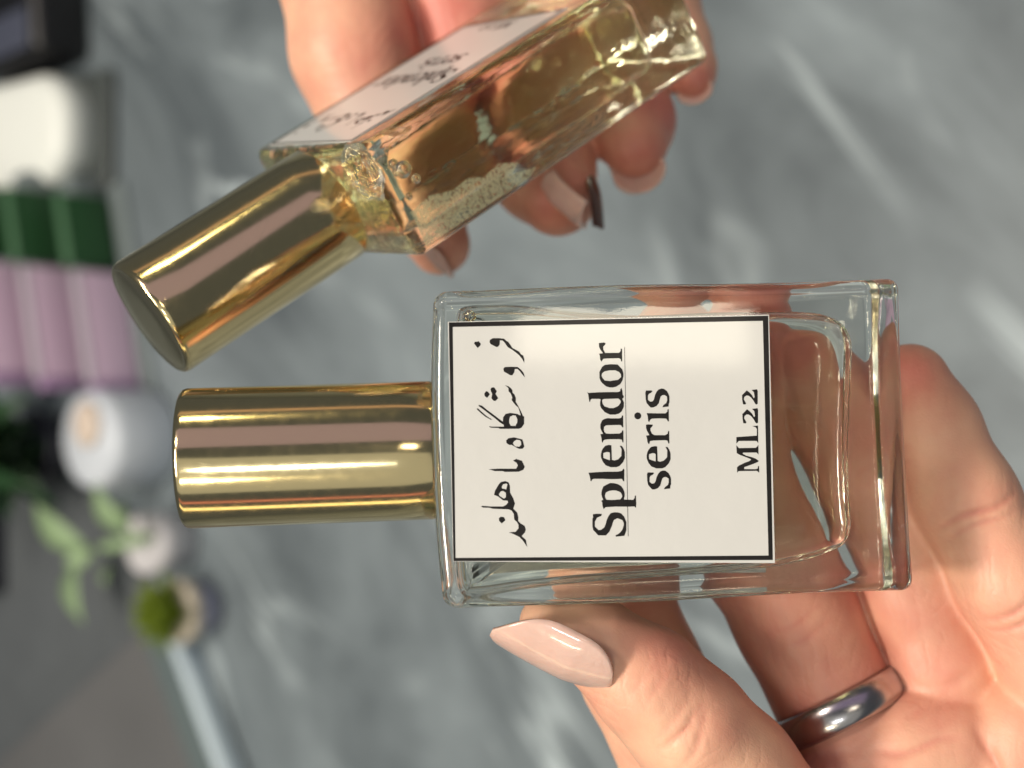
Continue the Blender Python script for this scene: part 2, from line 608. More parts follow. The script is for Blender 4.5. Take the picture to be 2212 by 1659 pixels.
# ---- lettering, traced as outlines (origin x, y and pixels per source pixel of each tracing)
TR = {1: (2280, 1940, 5.53), 2: (2280, 1740, 5.53), 3: (2280, 1500, 5.53), 4: (2280, 1320, 5.53), 5: (2860, 1500, 4.366),
      6: (1840, 1310, 8.508), 7: (1840, 1500, 5.923), 8: (1840, 1760, 3.95), 9: (1700, 1200, 1.58)}
g_S = [(302,467),(385,458),(497,462),(485,505),(390,545),(345,630),(343,735),(425,815),(480,808),(550,755),(580,680),(600,600),(640,510),(690,445),(760,427),(850,430),(915,450),(985,525),(1005,580),(1030,640),(1030,815),(1010,880),(985,940),(797,957),(797,925),(855,900),(900,860),(940,810),(960,750),(975,690),(970,650),(940,595),(880,573),(835,555),(760,595),(735,650),(720,710),(695,770),(660,850),(585,930),(420,930),(310,815),(292,740),(290,570),(305,540)]
g_p = [(490,170),(525,155),(500,90),(485,40),(487,0),(500,-66),(530,-136),(600,-176),(680,-213),(760,-208),(850,-186),(920,-141),(965,-76),(992,0),(992,80),(975,130),(985,150),(1060,150),(1180,155),(1210,110),(1213,65),(1238,65),(1245,240),(1240,333),(1205,300),(1070,305),(800,303),(580,315),(535,358),(510,290),(505,210),(490,195)]
g_ph = [(580,0),(563,60),(570,110),(600,155),(740,158),(900,145),(938,90),(935,50),(910,0),(880,-20),(820,-44),(740,-51),(660,-41),(595,-10)]
g_l = [(205,672),(350,660),(450,655),(600,648),(830,648),(930,630),(970,580),(985,610),(985,855),(960,855),(935,805),(700,812),(490,803),(320,805),(285,820),(265,858),(250,850),(230,740)]
g_e = [(570,85),(640,65),(703,72),(710,210),(715,390),(770,405),(850,380),(920,310),(925,160),(885,82),(930,85),(970,145),(995,220),(998,350),(960,440),(880,525),(815,550),(690,552),(580,510),(515,430),(478,340),(475,270),(490,200),(520,140)]
g_eh = [(530,240),(610,218),(660,228),(672,250),(672,400),(610,380),(530,350),(525,290)]
g_s = [(1495,665),(1620,665),(1632,680),(1605,715),(1555,740),(1535,775),(1535,870),(1585,910),(1640,900),(1665,860),(1690,760),(1725,690),(1765,645),(1830,622),(1885,630),(1950,680),(1985,745),(2003,800),(2003,920),(1988,960),(1985,1015),(1850,1030),(1870,985),(1935,935),(1953,880),(1950,800),(1900,765),(1850,768),(1810,800),(1790,870),(1770,945),(1720,1005),(1650,1035),(1590,1035),(1505,940),(1485,850),(1478,710)]
g_d = [(178,240),(205,260),(430,245),(850,240),(895,225),(900,180),(925,153),(945,220),(950,300),(973,330),(970,365),(940,385),(975,465),(975,560),(930,660),(870,710),(790,733),(670,733),(560,680),(480,590),(458,530),(458,470),(470,400),(440,390),(280,390),(250,410),(240,455),(225,455),(205,340),(200,290)]
g_dh = [(505,410),(540,393),(860,383),(905,430),(905,470),(860,540),(800,570),(745,592),(660,590),(610,570),(555,555),(515,500),(503,450)]
g_n = [(935,750),(960,757),(963,1010),(940,1008),(915,965),(860,958),(650,963),(580,970),(545,1000),(538,1060),(550,1110),(590,1145),(700,1150),(880,1145),(930,1115),(938,1078),(965,1080),(968,1327),(960,1340),(945,1335),(930,1280),(870,1268),(640,1270),(560,1280),(530,1300),(515,1345),(495,1320),(485,1230),(465,1160),(525,1150),(490,1090),(463,1020),(465,940),(500,860),(545,830),(620,808),(700,815),(860,815),(910,805),(930,780)]
g_i = [(1475,700),(1700,705),(1880,705),(1920,670),(1930,613),(1952,620),(1957,880),(1935,880),(1900,820),(1750,815),(1580,822),(1545,850),(1525,898),(1505,870),(1495,770),(1478,720)]
g_idot = [(1278 + 77 * math.cos(a * math.pi / 6), 760 + 77 * math.sin(a * math.pi / 6)) for a in range(12)]
g_r2 = [(1458,955),(1500,945),(1605,950),(1600,980),(1555,1030),(1555,1085),(1590,1150),(1640,1180),(1880,1180),(1930,1145),(1940,1088),(1962,1095),(1967,1330),(1965,1362),(1945,1360),(1925,1300),(1870,1290),(1620,1297),(1545,1310),(1530,1370),(1510,1372),(1490,1330),(1480,1260),(1460,1190),(1530,1180),(1480,1085),(1460,1030)]
g_r = [(432,170),(540,157),(580,172),(570,205),(525,250),(530,310),(570,385),(870,382),(905,345),(905,290),(937,298),(940,570),(915,570),(905,520),(870,500),(600,507),(530,512),(510,540),(487,578),(460,530),(450,440),(432,400),(500,395),(520,390),(455,300),(435,250)]
g_o = [(560,645),(690,630),(840,637),(940,740),(968,830),(965,900),(945,985),(900,1060),(820,1115),(745,1137),(670,1137),(590,1115),(500,1040),(465,990),(445,930),(443,800),(500,690)]
g_oh = [(500,830),(560,785),(660,765),(790,765),(870,800),(910,850),(915,910),(850,970),(740,985),(680,997),(560,985),(510,930),(490,880)]
g_2 = [(290,555),(355,487),(395,515),(440,560),(478,625),(492,600),(480,520),(440,480),(535,468),(545,500),(545,715),(520,732),(500,715),(470,660),(430,610),(390,580),(350,575),(315,600),(305,640),(345,710),(335,728),(293,728),(278,650),(275,565)]
g_L = [(172,965),(450,945),(525,940),(525,830),(505,797),(445,775),(545,768),(548,1070),(520,1032),(480,1030),(215,1032),(172,1075)]
g_M = [(172,1105),(215,1155),(320,1152),(500,1150),(535,1125),(550,1095),(553,1265),(520,1230),(285,1232),(280,1250),(340,1285),(440,1310),(500,1335),(553,1370),(553,1385),(500,1412),(400,1450),(310,1480),(305,1515),(500,1517),(540,1505),(545,1465),(562,1465),(565,1578),(525,1545),(210,1550),(185,1578),(183,1485),(215,1455),(320,1405),(390,1380),(425,1355),(410,1340),(350,1315),(240,1275),(178,1240)]
a_dot1 = [(227,365),(250,305),(340,300),(375,280),(450,370),(440,420),(350,515)]
a_fe = [(745,320),(757,240),(860,182),(1040,182),(1230,200),(1300,268),(1365,300),(1430,390),(1510,510),(1735,630),(1800,725),(1875,760),(1912,900),(1903,1010),(1840,880),(1720,740),(1500,570),(1360,490),(1300,410),(1250,330),(1180,265),(1090,255),(1082,400),(1030,470),(970,480),(780,380)]
a_vav = [(1210,1200),(1260,1150),(1450,1140),(1690,1150),(1800,1240),(1880,1340),(1932,1500),(1820,1370),(1750,1280),(1680,1215),(1590,1215),(1575,1320),(1510,1425),(1440,1425),(1220,1300)]
a_dot2 = [(395,300),(435,238),(480,250),(527,310),(460,395),(405,350)]
a_dots = [(540,205),(560,155),(625,148),(688,240),(655,300),(720,400),(660,465),(615,465),(562,405),(580,300),(555,250)]
a_gaf = [(880,100),(960,125),(1010,165),(1050,210),(1055,270),(1100,320),(1132,400),(1128,485),(1190,590),(1250,710),(1300,820),(1325,830),(1325,1000),(1265,1090),(1205,1115),(755,1118),(735,1095),(575,1092),(510,1075),(515,1055),(580,1065),(855,1065),(845,1020),(760,970),(640,865),(490,755),(370,660),(270,590),(260,558),(340,575),(480,690),(610,785),(740,885),(830,950),(835,850),(890,770),(1000,745),(1170,770),(1235,810),(1240,780),(1190,620),(1130,570),(1070,500),(1032,440),(1050,380),(1010,290),(962,240),(960,170),(930,140)]
a_gafh = [(975,900),(1000,830),(1070,800),(1130,810),(1165,890),(1165,970),(1120,1050),(1010,1045),(978,980)]
a_bar = [(222,640),(255,645),(330,715),(440,810),(575,900),(555,908),(420,835),(310,745),(225,665)]
a_he = [(905,1390),(960,1335),(1090,1315),(1190,1340),(1285,1365),(1310,1450),(1330,1530),(1290,1580),(1205,1585),(1100,1530),(1030,1490),(980,1495),(915,1450)]
a_heh = [(1060,1455),(1090,1405),(1150,1370),(1220,1380),(1255,1420),(1255,1490),(1210,1535),(1110,1525)]
a_ma = [(330,347),(480,337),(760,338),(785,290),(770,250),(712,212),(760,185),(850,215),(893,310),(870,355),(800,385),(580,388),(555,375),(430,375)]
a_hal = [(415,745),(430,680),(490,580),(520,545),(590,530),(640,550),(662,600),(665,710),(715,800),(740,880),(715,960),(775,1020),(793,1090),(790,1150),(830,1190),(890,1225),(910,1280),(895,1330),(845,1385),(910,1445),(932,1555),(860,1450),(810,1400),(720,1355),(645,1328),(750,1320),(795,1265),(795,1210),(770,1165),(730,1130),(722,1040),(690,990),(640,970),(390,960),(350,945),(245,943),(212,925),(235,915),(370,925),(560,925),(605,900),(635,860),(625,835),(555,830),(480,770)]
a_hal1 = [(535,620),(555,580),(610,568),(625,580),(605,660),(540,645)]
a_hal2 = [(490,735),(520,690),(560,685),(600,715),(600,780),(570,805),(500,760)]
a_dot3 = [(490,1110),(520,1085),(570,1090),(592,1140),(535,1190),(495,1150)]
sh = lambda P, dx, dy: [(x + dx, y + dy) for x, y in P]
WORDS = {
    'name_line': [(1, [g_S]), (1, [g_p, g_ph]), (2, [g_l]), (2, [g_e, g_eh]), (3, [g_n]), (3, [g_d, g_dh]), (4, [g_o, g_oh]), (4, [g_r])],
    'series_line': [(2, [g_s]), (2, [sh(g_e, 996, 26), sh(g_eh, 996, 26)]), (3, [g_r2]), (3, [g_i]), (3, [g_idot]), (3, [sh(g_s, -35, -458)])],
    'volume_line': [(5, [g_2]), (5, [sh(g_2, -6, -325)]), (5, [g_L]), (5, [g_M])],
    'shop_line': [(6, [a_dot1]), (6, [a_fe]), (6, [a_vav]), (7, [a_dot2]), (7, [a_dots]), (7, [a_gaf, a_gafh]), (7, [a_bar]), (7, [a_he, a_heh]),
                  (8, [a_ma]), (8, [a_hal, a_hal1, a_hal2]), (8, [a_dot3])],
    'underline': [(9, [[(1198, 262), (1201, 262), (1224, 1440), (1220.5, 1440)]])],
    'border': [(9, [[(106, 110), (2093, 68), (2122, 1588), (135, 1595)], [(130, 138), (2060, 100), (2095, 1560), (148, 1575)]])],
}
PAPER = [(100, 106), (2098, 61), (2135, 1607), (133, 1597)]
ZP = BT / 2 + 0.012     # face of the paper
S9 = 0.54861            # source pixels -> 2212-wide pixels


def traced(k, P, z):
    ox, oy, s = TR[k]
    return [tuple(local_hit((ox + x / s) * S9, (oy + y / s) * S9, z)) for x, y in P]


def ink_mesh(items, z):
    V, F = [], []
    for k, loops in items:
        L = [[Vector((x, y, 0)) for x, y in traced(k, p, z)] for p in loops]
        tri = tessellate_polygon(L)
        flat = [q for l in L for q in l]
        st = len(V)
        V += [(q.x, q.y, z) for q in flat]
        for t in tri:
            a, b, c = (flat[i] for i in t)
            cr = (b - a).cross(c - a).z
            F.append(tuple(st + i for i in (t if cr > 0 else t[::-1])))
    return V, F


_cache = {}


def make_bottle(name, R, T, liquid, amber):
    Mw = np.eye(4)
    Mw[:3, :3] = CR @ R
    Mw[:3, 3] = to_world(T + R @ np.array([0, -BH / 2, 0]))
    root = empty(name, Matrix(Mw.tolist()))
    up = np.array([0, BH / 2, 0])
    f = lambda V: (np.array(V) + up) * 0.01
    if 'glass' not in _cache:
        V, F = rounded_box(BW, BH, BT, 0.14)
        _cache['glass'] = (f(V), F)
        V, F = cavity_mesh(); _cache['cav'] = (f(V), F)
        y0 = BH / 2 + 0.055
        prof = [(0, 2.700), (0.30, 2.700), (0.60, 2.697), (0.655, 2.688), (0.672, 2.684), (0.690, 2.688), (0.715, 2.685), (0.735, 2.67), (0.749, 2.645),
                (0.755, 2.61), (0.755, 2.2), (0.755, 1.6), (0.755, 1.0), (0.755, 0.4), (0.755, 0.02), (0.745, 0.0), (0.70, 0.0), (0.3, 0), (0, 0)]
        V, F = lathe([(r, h + y0) for r, h in prof], 128); _cache['cap'] = (f(V), F)
        q = [local_hit((1700 + x / 1.58) * S9, (1200 + y / 1.58) * S9, ZP) for x, y in PAPER]
        V = [(x, y, ZP) for x, y in q] + [(x, y, BT / 2 + 0.001) for x, y in q]
        F = [(0, 1, 2, 3), (7, 6, 5, 4)] + [(i, i + 4, (i + 1) % 4 + 4, (i + 1) % 4) for i in range(4)]
        _cache['paper'] = (f(V), F)
        for w, it in WORDS.items():
            V, F = ink_mesh(it, ZP + 0.0015); _cache[w] = (f(V), F)
    mk = lambda part, key, mat, par=root, smooth=True: fix_normals(mesh_obj(part, *_cache[key], mat, par, smooth))
    g = mk('glass_body', 'glass', M_GLASS_WRAP if amber else M_GLASS)
    lq = mk('perfume', 'cav', liquid)
    mk('cap', 'cap', M_GOLD)
    lab = mk('label', 'paper', M_PAPER, smooth=False)
    for w, part in (('shop_line', 'shop_name'), ('name_line', 'product_name'), ('series_line', 'series_name'), ('volume_line', 'volume_mark'),
                    ('underline', 'underline'), ('border', 'border')):
        mesh_obj(part, *_cache[w], M_INK, lab, smooth=False)
    # air bubbles caught under the shoulder
    spots = [(1.42, 2.13, 0.25, 0.075), (1.30, 2.16, 0.1, 0.03)] if not amber else \
        [(-1.38, 2.10, 0.22, 0.11), (-1.25, 2.15, 0.33, 0.07), (-1.15, 2.15, 0.2, 0.05), (-1.42, 2.02, 0.05, 0.06), (-1.0, 2.17, 0.3, 0.04), (-1.3, 2.17, -0.1, 0.05)]
    for (x, y, z, r) in spots:
        b = bmesh.new()
        bmesh.ops.create_uvsphere(b, u_segments=24, v_segments=16, radius=r * 0.01)
        mb = bpy.data.meshes.new('air_bubble'); b.to_mesh(mb); b.free()
        mb.materials.append(M_BUBBLE)
        mb.polygons.foreach_set('use_smooth', [True] * len(mb.polygons))
        ob = bpy.data.objects.new('air_bubble', mb); col.objects.link(ob)
        ob.parent = lq
        ob.location = ((x) * 0.01, (y + BH / 2) * 0.01, z * 0.01)
    return root


b1 = make_bottle('perfume_bottle', R1, T1, M_LIQ_PALE, False)
_q = [local_hit(x, y, -BT / 2 - 0.004) for x, y in ((1052, 745), (1630, 745), (1630, 1226), (1052, 1236))]
_V = [(x, y, -BT / 2 - 0.002) for x, y in _q] + [(x, y, -BT / 2 - 0.008) for x, y in _q]
fix_normals(mesh_obj('back_sticker', (np.array(_V) + [0, BH / 2, 0]) * 0.01, [(0, 1, 2, 3), (7, 6, 5, 4)] + [(k, k + 4, (k + 1) % 4 + 4, (k + 1) % 4) for k in range(4)], M_PAPER, b1, False))
tag(b1, 'clear glass perfume bottle facing the camera, its white label fully readable, gold cap', 'bottle', 'perfume bottles')
b2 = make_bottle('perfume_bottle', R2, T2, M_LIQ_AMBER, True)
tag(b2, 'tilted perfume bottle seen from its narrow side, amber liquid, slanting gold cap', 'bottle', 'perfume bottles')


# crumpled clear film and a patch of old adhesive on the tilted bottle
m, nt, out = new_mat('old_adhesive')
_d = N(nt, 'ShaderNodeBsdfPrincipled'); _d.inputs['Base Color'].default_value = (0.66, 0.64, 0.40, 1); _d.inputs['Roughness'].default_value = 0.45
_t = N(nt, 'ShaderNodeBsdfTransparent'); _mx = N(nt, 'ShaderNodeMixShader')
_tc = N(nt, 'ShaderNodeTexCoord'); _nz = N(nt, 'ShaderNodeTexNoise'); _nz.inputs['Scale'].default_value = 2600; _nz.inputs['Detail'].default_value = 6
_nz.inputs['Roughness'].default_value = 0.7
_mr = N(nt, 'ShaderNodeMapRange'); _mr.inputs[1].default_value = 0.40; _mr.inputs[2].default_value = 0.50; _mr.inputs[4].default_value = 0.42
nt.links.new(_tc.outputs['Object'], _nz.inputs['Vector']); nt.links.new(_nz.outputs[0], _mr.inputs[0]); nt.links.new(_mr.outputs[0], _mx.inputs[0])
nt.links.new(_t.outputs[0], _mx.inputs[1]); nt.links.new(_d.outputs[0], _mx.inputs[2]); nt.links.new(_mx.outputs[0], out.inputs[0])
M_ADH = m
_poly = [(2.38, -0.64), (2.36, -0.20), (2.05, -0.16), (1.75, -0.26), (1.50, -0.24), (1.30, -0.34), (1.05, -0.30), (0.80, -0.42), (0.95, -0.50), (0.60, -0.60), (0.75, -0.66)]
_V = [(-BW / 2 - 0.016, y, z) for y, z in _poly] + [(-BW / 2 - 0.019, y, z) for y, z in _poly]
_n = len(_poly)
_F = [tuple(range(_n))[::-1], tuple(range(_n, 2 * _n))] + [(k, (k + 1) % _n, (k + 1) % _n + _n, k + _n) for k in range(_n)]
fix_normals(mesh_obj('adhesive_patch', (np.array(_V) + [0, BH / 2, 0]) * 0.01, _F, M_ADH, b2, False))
bm = bmesh.new()
bmesh.ops.create_icosphere(bm, subdivisions=5, radius=1)
_r = np.random.default_rng(3)
_k = _r.normal(0, 2.6, (10, 3)); _ph = _r.uniform(0, 6.28, 10)
for v in bm.verts:
    q = np.array(v.co)
    f = 1 + 0.09 * sum(abs(math.sin(float(_k[i] @ q) + _ph[i])) for i in range(10)) - 0.40
    v.co = Vector((q[0] * 0.24 * f, q[1] * 0.13 * f, q[2] * 0.30 * f)) * 0.01
me = bpy.data.meshes.new('clear_film'); bm.to_mesh(me); bm.free()
me.polygons.foreach_set('use_smooth', [True] * len(me.polygons))
me.materials.append(glass_mat('clear_film', 1.38, (1, 1, 0.97, 1), 0.0))
_o = bpy.data.objects.new('clear_film', me); col.objects.link(_o); _o.parent = b2
_o.location = ((-BW / 2 + 0.17) * 0.01, (BH + 0.07) * 0.01, 0.0047)


# ------------------------------------------------------------------ hands: blended tapered limbs turned into one skin
def smin(a, b, k):
    h = np.clip(0.5 + 0.5 * (b - a) / k, 0, 1)
    return b * (1 - h) + a * h - k * h * (1 - h)


class Field:
    def __init__(self, lo, hi, step):
        self.lo, self.step = np.array(lo, float), step
        self.n = np.ceil((np.array(hi) - lo) / step).astype(int) + 1
        ax = [(self.lo[i] + step * np.arange(self.n[i])).astype(np.float32) for i in range(3)]
        self.X, self.Y, self.Z = np.meshgrid(*ax, indexing='ij')

    def seg(self, a, b, ra, rb, flat=None):
        a, b = np.array(a, np.float32), np.array(b, np.float32)
        ab = b - a
        t = ((self.X - a[0]) * ab[0] + (self.Y - a[1]) * ab[1] + (self.Z - a[2]) * ab[2]) / max(float(ab @ ab), 1e-9)
        t = np.clip(t, 0, 1)
        dx = self.X - (a[0] + t * ab[0]); dy = self.Y - (a[1] + t * ab[1]); dz = self.Z - (a[2] + t * ab[2])
        if flat is not None:      # squash along a direction
            n, s = np.array(flat[0], np.float32), flat[1]
            n = n / np.linalg.norm(n)
            q = dx * n[0] + dy * n[1] + dz * n[2]
            dx = dx + n[0] * q * (s - 1); dy = dy + n[1] * q * (s - 1); dz = dz + n[2] * q * (s - 1)
        return np.sqrt(dx * dx + dy * dy + dz * dz) - (ra + t * (rb - ra))

    def chain(self, P, R, k=0.18, flat=None):
        P = np.array(P); m = max(R) + 0.6
        a = np.clip(np.floor((P.min(0) - m - self.lo) / self.step).astype(int), 0, self.n - 1)
        b = np.clip(np.ceil((P.max(0) + m - self.lo) / self.step).astype(int) + 1, 1, self.n)
        sl = tuple(slice(int(x), int(y)) for x, y in zip(a, b))
        full = (self.X, self.Y, self.Z)
        self.X, self.Y, self.Z = (q[sl] for q in full)
        d = None
        for i in range(len(P) - 1):
            s = self.seg(P[i], P[i + 1], R[i], R[i + 1], flat)
            d = s if d is None else smin(d, s, k)
        self.X, self.Y, self.Z = full
        out = np.full(self.X.shape, 9.0, np.float32)
        out[sl] = d
        return out

    def crease(self, d, p, axis, depth, sig, face, ext, bow=0.0):
        """a fold across a finger on the side `face`"""
        p, axis, face = (np.array(v, np.float32) for v in (p, axis, face))
        axis = axis / np.linalg.norm(axis); face = face / np.linalg.norm(face)
        side = np.cross(axis, face)
        m = ext + 0.45
        ia = np.clip(np.floor((p - m - self.lo) / self.step).astype(int), 0, self.n - 1)
        ib = np.clip(np.ceil((p + m - self.lo) / self.step).astype(int) + 1, 1, self.n)
        sl = tuple(slice(int(x), int(y)) for x, y in zip(ia, ib))
        rx, ry, rz = self.X[sl] - p[0], self.Y[sl] - p[1], self.Z[sl] - p[2]
        s = rx * axis[0] + ry * axis[1] + rz * axis[2]
        u = rx * side[0] + ry * side[1] + rz * side[2]
        w = rx * face[0] + ry * face[1] + rz * face[2]
        s = s + bow * u * u + 0.035 * np.sin(u * 7 + p[0] * 5)
        m = np.exp(-(s / sig) ** 2) * np.clip(1 - (u / ext) ** 2, 0, 1) * np.clip(w / 0.25, 0, 1)
        d[sl] += depth * m
        return d

    def surface(self, D):
        """surface nets"""
        n = self.n
        ins = D < 0
        cnt = np.zeros(tuple(n - 1), np.int8)
        for i in (0, 1):
            for j in (0, 1):
                for k in (0, 1):
                    cnt += ins[i:n[0] - 1 + i, j:n[1] - 1 + j, k:n[2] - 1 + k]
        act = (cnt > 0) & (cnt < 8)
        idx = -np.ones(act.shape, np.int64)
        ci, cj, ck = np.nonzero(act)
        idx[ci, cj, ck] = np.arange(len(ci))
        acc = np.zeros((len(ci), 3)); num = np.zeros(len(ci))
        corners = [(i, j, k) for i in (0, 1) for j in (0, 1) for k in (0, 1)]
        for a in corners:
            for ax in range(3):
                if a[ax]: continue
                b = list(a); b[ax] = 1
                da = D[ci + a[0], cj + a[1], ck + a[2]]; db = D[ci + b[0], cj + b[1], ck + b[2]]
                cross = (da < 0) != (db < 0)
                t = np.where(cross, da / np.where(cross, da - db, 1), 0)
                for q in range(3):
                    acc[:, q] += np.where(cross, a[q] + (t if q == ax else 0), 0)
                num += cross
        V = self.lo + self.step * (np.stack([ci, cj, ck], 1) + acc / num[:, None])
        F = []
        for ax in range(3):
            sl0 = [slice(None)] * 3; sl1 = [slice(None)] * 3
            sl0[ax] = slice(0, -1); sl1[ax] = slice(1, None)
            a, b = ins[tuple(sl0)], ins[tuple(sl1)]
            e = np.argwhere(a != b)
            o1, o2 = (ax + 1) % 3, (ax + 2) % 3
            ok = (e[:, o1] > 0) & (e[:, o2] > 0) & (e[:, o1] < n[o1] - 1) & (e[:, o2] < n[o2] - 1)
            e = e[ok]
            inside = a[tuple(e.T)]
            q = []
            for (d1, d2) in ((-1, -1), (0, -1), (0, 0), (-1, 0)):
                c = e.copy(); c[:, o1] += d1; c[:, o2] += d2
                q.append(idx[tuple(c.T)])
            q = np.stack(q, 1)
            q[~inside] = q[~inside][:, ::-1]
            F.append(q)
        F = np.concatenate(F)
        F = F[(F >= 0).all(1)]
        return V, F


def largest_piece(V, F):
    lab = np.arange(len(V))
    while True:
        m = lab[F].min(1)
        new = lab.copy()
        np.minimum.at(new, F.ravel(), np.repeat(m, 4))
        new = new[new]
        if (new == lab).all(): break
        lab = new
    ids, cnt = np.unique(lab, return_counts=True)
    keep = lab == ids[cnt.argmax()]
    re = np.cumsum(keep) - 1
    F = F[keep[F].all(1)]
    return V[keep], re[F]


def skin_object(name, V, F, flush, loc_cam):
    """V in the camera frame (cm); origin at loc_cam"""
    V, F = largest_piece(V, F)
    # a little relaxation removes the grid's stair steps
    E = np.concatenate([F[:, [0, 1]], F[:, [1, 2]], F[:, [2, 3]], F[:, [3, 0]]])
    for _ in range(2):
        acc = np.zeros_like(V); num = np.zeros(len(V))
        for q in range(3): acc[:, q] = np.bincount(E[:, 0], V[E[:, 1], q], len(V)) + np.bincount(E[:, 1], V[E[:, 0], q], len(V))
        num = np.bincount(E[:, 0], minlength=len(V)) + np.bincount(E[:, 1], minlength=len(V))
        V = V * 0.5 + 0.5 * acc / np.maximum(num, 1)[:, None]
    o0 = to_world(loc_cam)
    W = to_world(V) - o0
    me = bpy.data.meshes.new(name)
    me.vertices.add(len(W)); me.vertices.foreach_set('co', W.astype(np.float32).ravel())
    me.loops.add(len(F) * 4); me.loops.foreach_set('vertex_index', F.astype(np.int32).ravel())
    me.polygons.add(len(F)); me.polygons.foreach_set('loop_start', np.arange(0, len(F) * 4, 4, dtype=np.int32))
    me.update(calc_edges=True); me.validate()
    me.polygons.foreach_set('use_smooth', [True] * len(me.polygons))
    at = me.attributes.new('flush', 'FLOAT', 'POINT')
    at.data.foreach_set('value', flush(V).astype(np.float32))
    me.materials.append(M_SKIN)
    o = bpy.data.objects.new(name, me); col.objects.link(o)
    o.location = o0
    return o


def flush_fn(spots, base=0.24, creases=()):
    def f(V):
        r = np.full(len(V), base)
        for (p, axis, depth, sig, face, ext, bow) in creases:
            axis = np.array(axis, float) / np.linalg.norm(axis); side = np.cross(axis, face)
            q = V - np.array(p)
            u = q @ side; w = q @ np.array(face)
            sd = q @ axis + bow * u * u + 0.035 * np.sin(u * 7 + p[0] * 5)
            r += min(0.5, depth * 8) * np.exp(-(sd / (sig * 0.8)) ** 2) * np.clip(1 - (u / ext) ** 2, 0, 1) * np.clip(w / 0.25, 0, 1)
        for p, rad, a in spots:
            r += a * np.exp(-((V - np.array(p)) ** 2).sum(1) / rad ** 2)
        return np.clip(r, 0, 1)
    return f


def nail(parent, base, tip, normal, width, curve, mat, shape='almond', thick=0.045, lift=0.0, part='fingernail'):
    """curved plate from base to tip; camera-frame cm"""
    base, tip, n = np.array(base, float), np.array(tip, float), np.array(normal, float)
    t = tip - base; L = np.linalg.norm(t); t /= L
    n -= t * (n @ t); n /= np.linalg.norm(n)
    b = np.cross(t, n)
    nu, nv = 18, 26
    V, F = [], []
    for side in (0, 1):
        for j in range(nv + 1):
            v = j / nv
            if shape == 'almond':
                hw = (math.sqrt(max(0.02, 1 - ((0.40 - v) / 0.40) ** 2)) if v < 0.40 else 1.0) * (1.0 if v < 0.5 else max(0.10, (1 - 0.90 * ((v - 0.5) / 0.5) ** 2.4)))
            elif shape == 'square':
                hw = min(1.0, (v / 0.15) ** 0.5 if v < 0.15 else 1.0) * (1 - 0.08 * v)
            else:
                hw = min(1.0, (v / 0.18) ** 0.5 if v < 0.18 else 1.0) * (1.0 if v < 0.6 else max(0.08, math.sqrt(max(0, 1 - ((v - 0.6) / 0.4) ** 2))))
            for i in range(nu + 1):
                u = -1 + 2 * i / nu
                R = curve
                ph = u * hw * width / 2 / R
                rad = R - thick * side
                p = base + t * (v * L) + b * (rad * math.sin(ph)) + n * (rad * math.cos(ph) - R + lift * (0.45 + 0.55 * min(1.0, v / 0.35)) + 0.10 * L * (v * (1 - v)))
                V.append(p)
    S = (nu + 1) * (nv + 1)
    for j in range(nv):
        for i in range(nu):
            a = j * (nu + 1) + i
            F.append((a, a + 1, a + nu + 2, a + nu + 1))
            F.append((S + a, S + a + nu + 1, S + a + nu + 2, S + a + 1))
    rim = [i for i in range(nu + 1)] + [j * (nu + 1) + nu for j in range(1, nv + 1)] + [nv * (nu + 1) + i for i in range(nu - 1, -1, -1)] + [j * (nu + 1) for j in range(nv - 1, 0, -1)]
    for k in range(len(rim)):
        a, c = rim[k], rim[(k + 1) % len(rim)]
        F.append((a, S + a, S + c, c))
    W = to_world(np.array(V)) - np.array(parent.location)
    o = mesh_obj(part, W, F, mat, parent)
    return fix_normals(o)


# ---- the hand that holds the front bottle (thumb on the near side, four fingers behind the glass)
DB = 17.02   # depth of the finger axes behind the glass
thumb = [px(1185, 1345, 15.35), px(1288, 1388, 15.42), px(1397, 1474, 15.44), px(1490, 1568, 15.5), px(1580, 1670, 15.7), px(1730, 1880, 16.1), px(1900, 2150, 16.7)]
thumb_r = [0.32, 0.44, 0.58, 0.64, 0.70, 0.88, 1.1]
idx_f = [px(1440, 745, DB), px(1415, 880, DB), px(1345, 1090, DB), px(1315, 1260, DB), px(1385, 1450, 17.0), px(1505, 1690, 17.0), px(1640, 1960, 17.0)]
idx_r = [0.50, 0.62, 0.65, 0.70, 0.72, 0.80, 0.90]
mid_f = [px(1600, 715, DB), px(1565, 830, DB), px(1558, 1000, DB), px(1632, 1190, DB), px(1722, 1340, 17.05), px(1865, 1640, 17.05), px(1930, 1900, 17.0)]
mid_r = [0.50, 0.62, 0.66, 0.72, 0.74, 0.76, 0.9]
rin_f = [px(1708, 795, DB), px(1766, 885, DB), px(1834, 990, DB), px(1908, 1130, 17.05), px(1970, 1280, 17.0), px(2028, 1430, 16.95), px(2080, 1610, 17.0), px(2090, 1850, 17.0)]
rin_r = [0.54, 0.59, 0.60, 0.61, 0.62, 0.62, 0.70, 0.9]
pin_f = [px(1966, 828, 16.70), px(2012, 925, 16.55), px(2084, 1075, 16.35), px(2182, 1255, 16.2), px(2290, 1430, 16.25), px(2360, 1600, 16.5), px(2300, 1880, 17.0)]
pin_r = [0.47, 0.54, 0.58, 0.61, 0.66, 0.80, 0.95]
allp = np.concatenate([thumb, idx_f, mid_f, rin_f, pin_f])
lo = allp.min(0) - 1.3; hi = allp.max(0) + 1.3
lo[1] = px(0, 1960, 16)[1]; hi[0] = px(2470, 0, 16)[0]
lo[2] = -18.1; hi[2] = -14.5
fld = Field(lo, hi, 0.032)
D = fld.chain(idx_f, idx_r)
for Pq, Rq, kq in ((mid_f, mid_r, 0.05), (rin_f, rin_r, 0.05), (pin_f, pin_r, 0.12)):
    D = smin(D, fld.chain(Pq, Rq), kq)
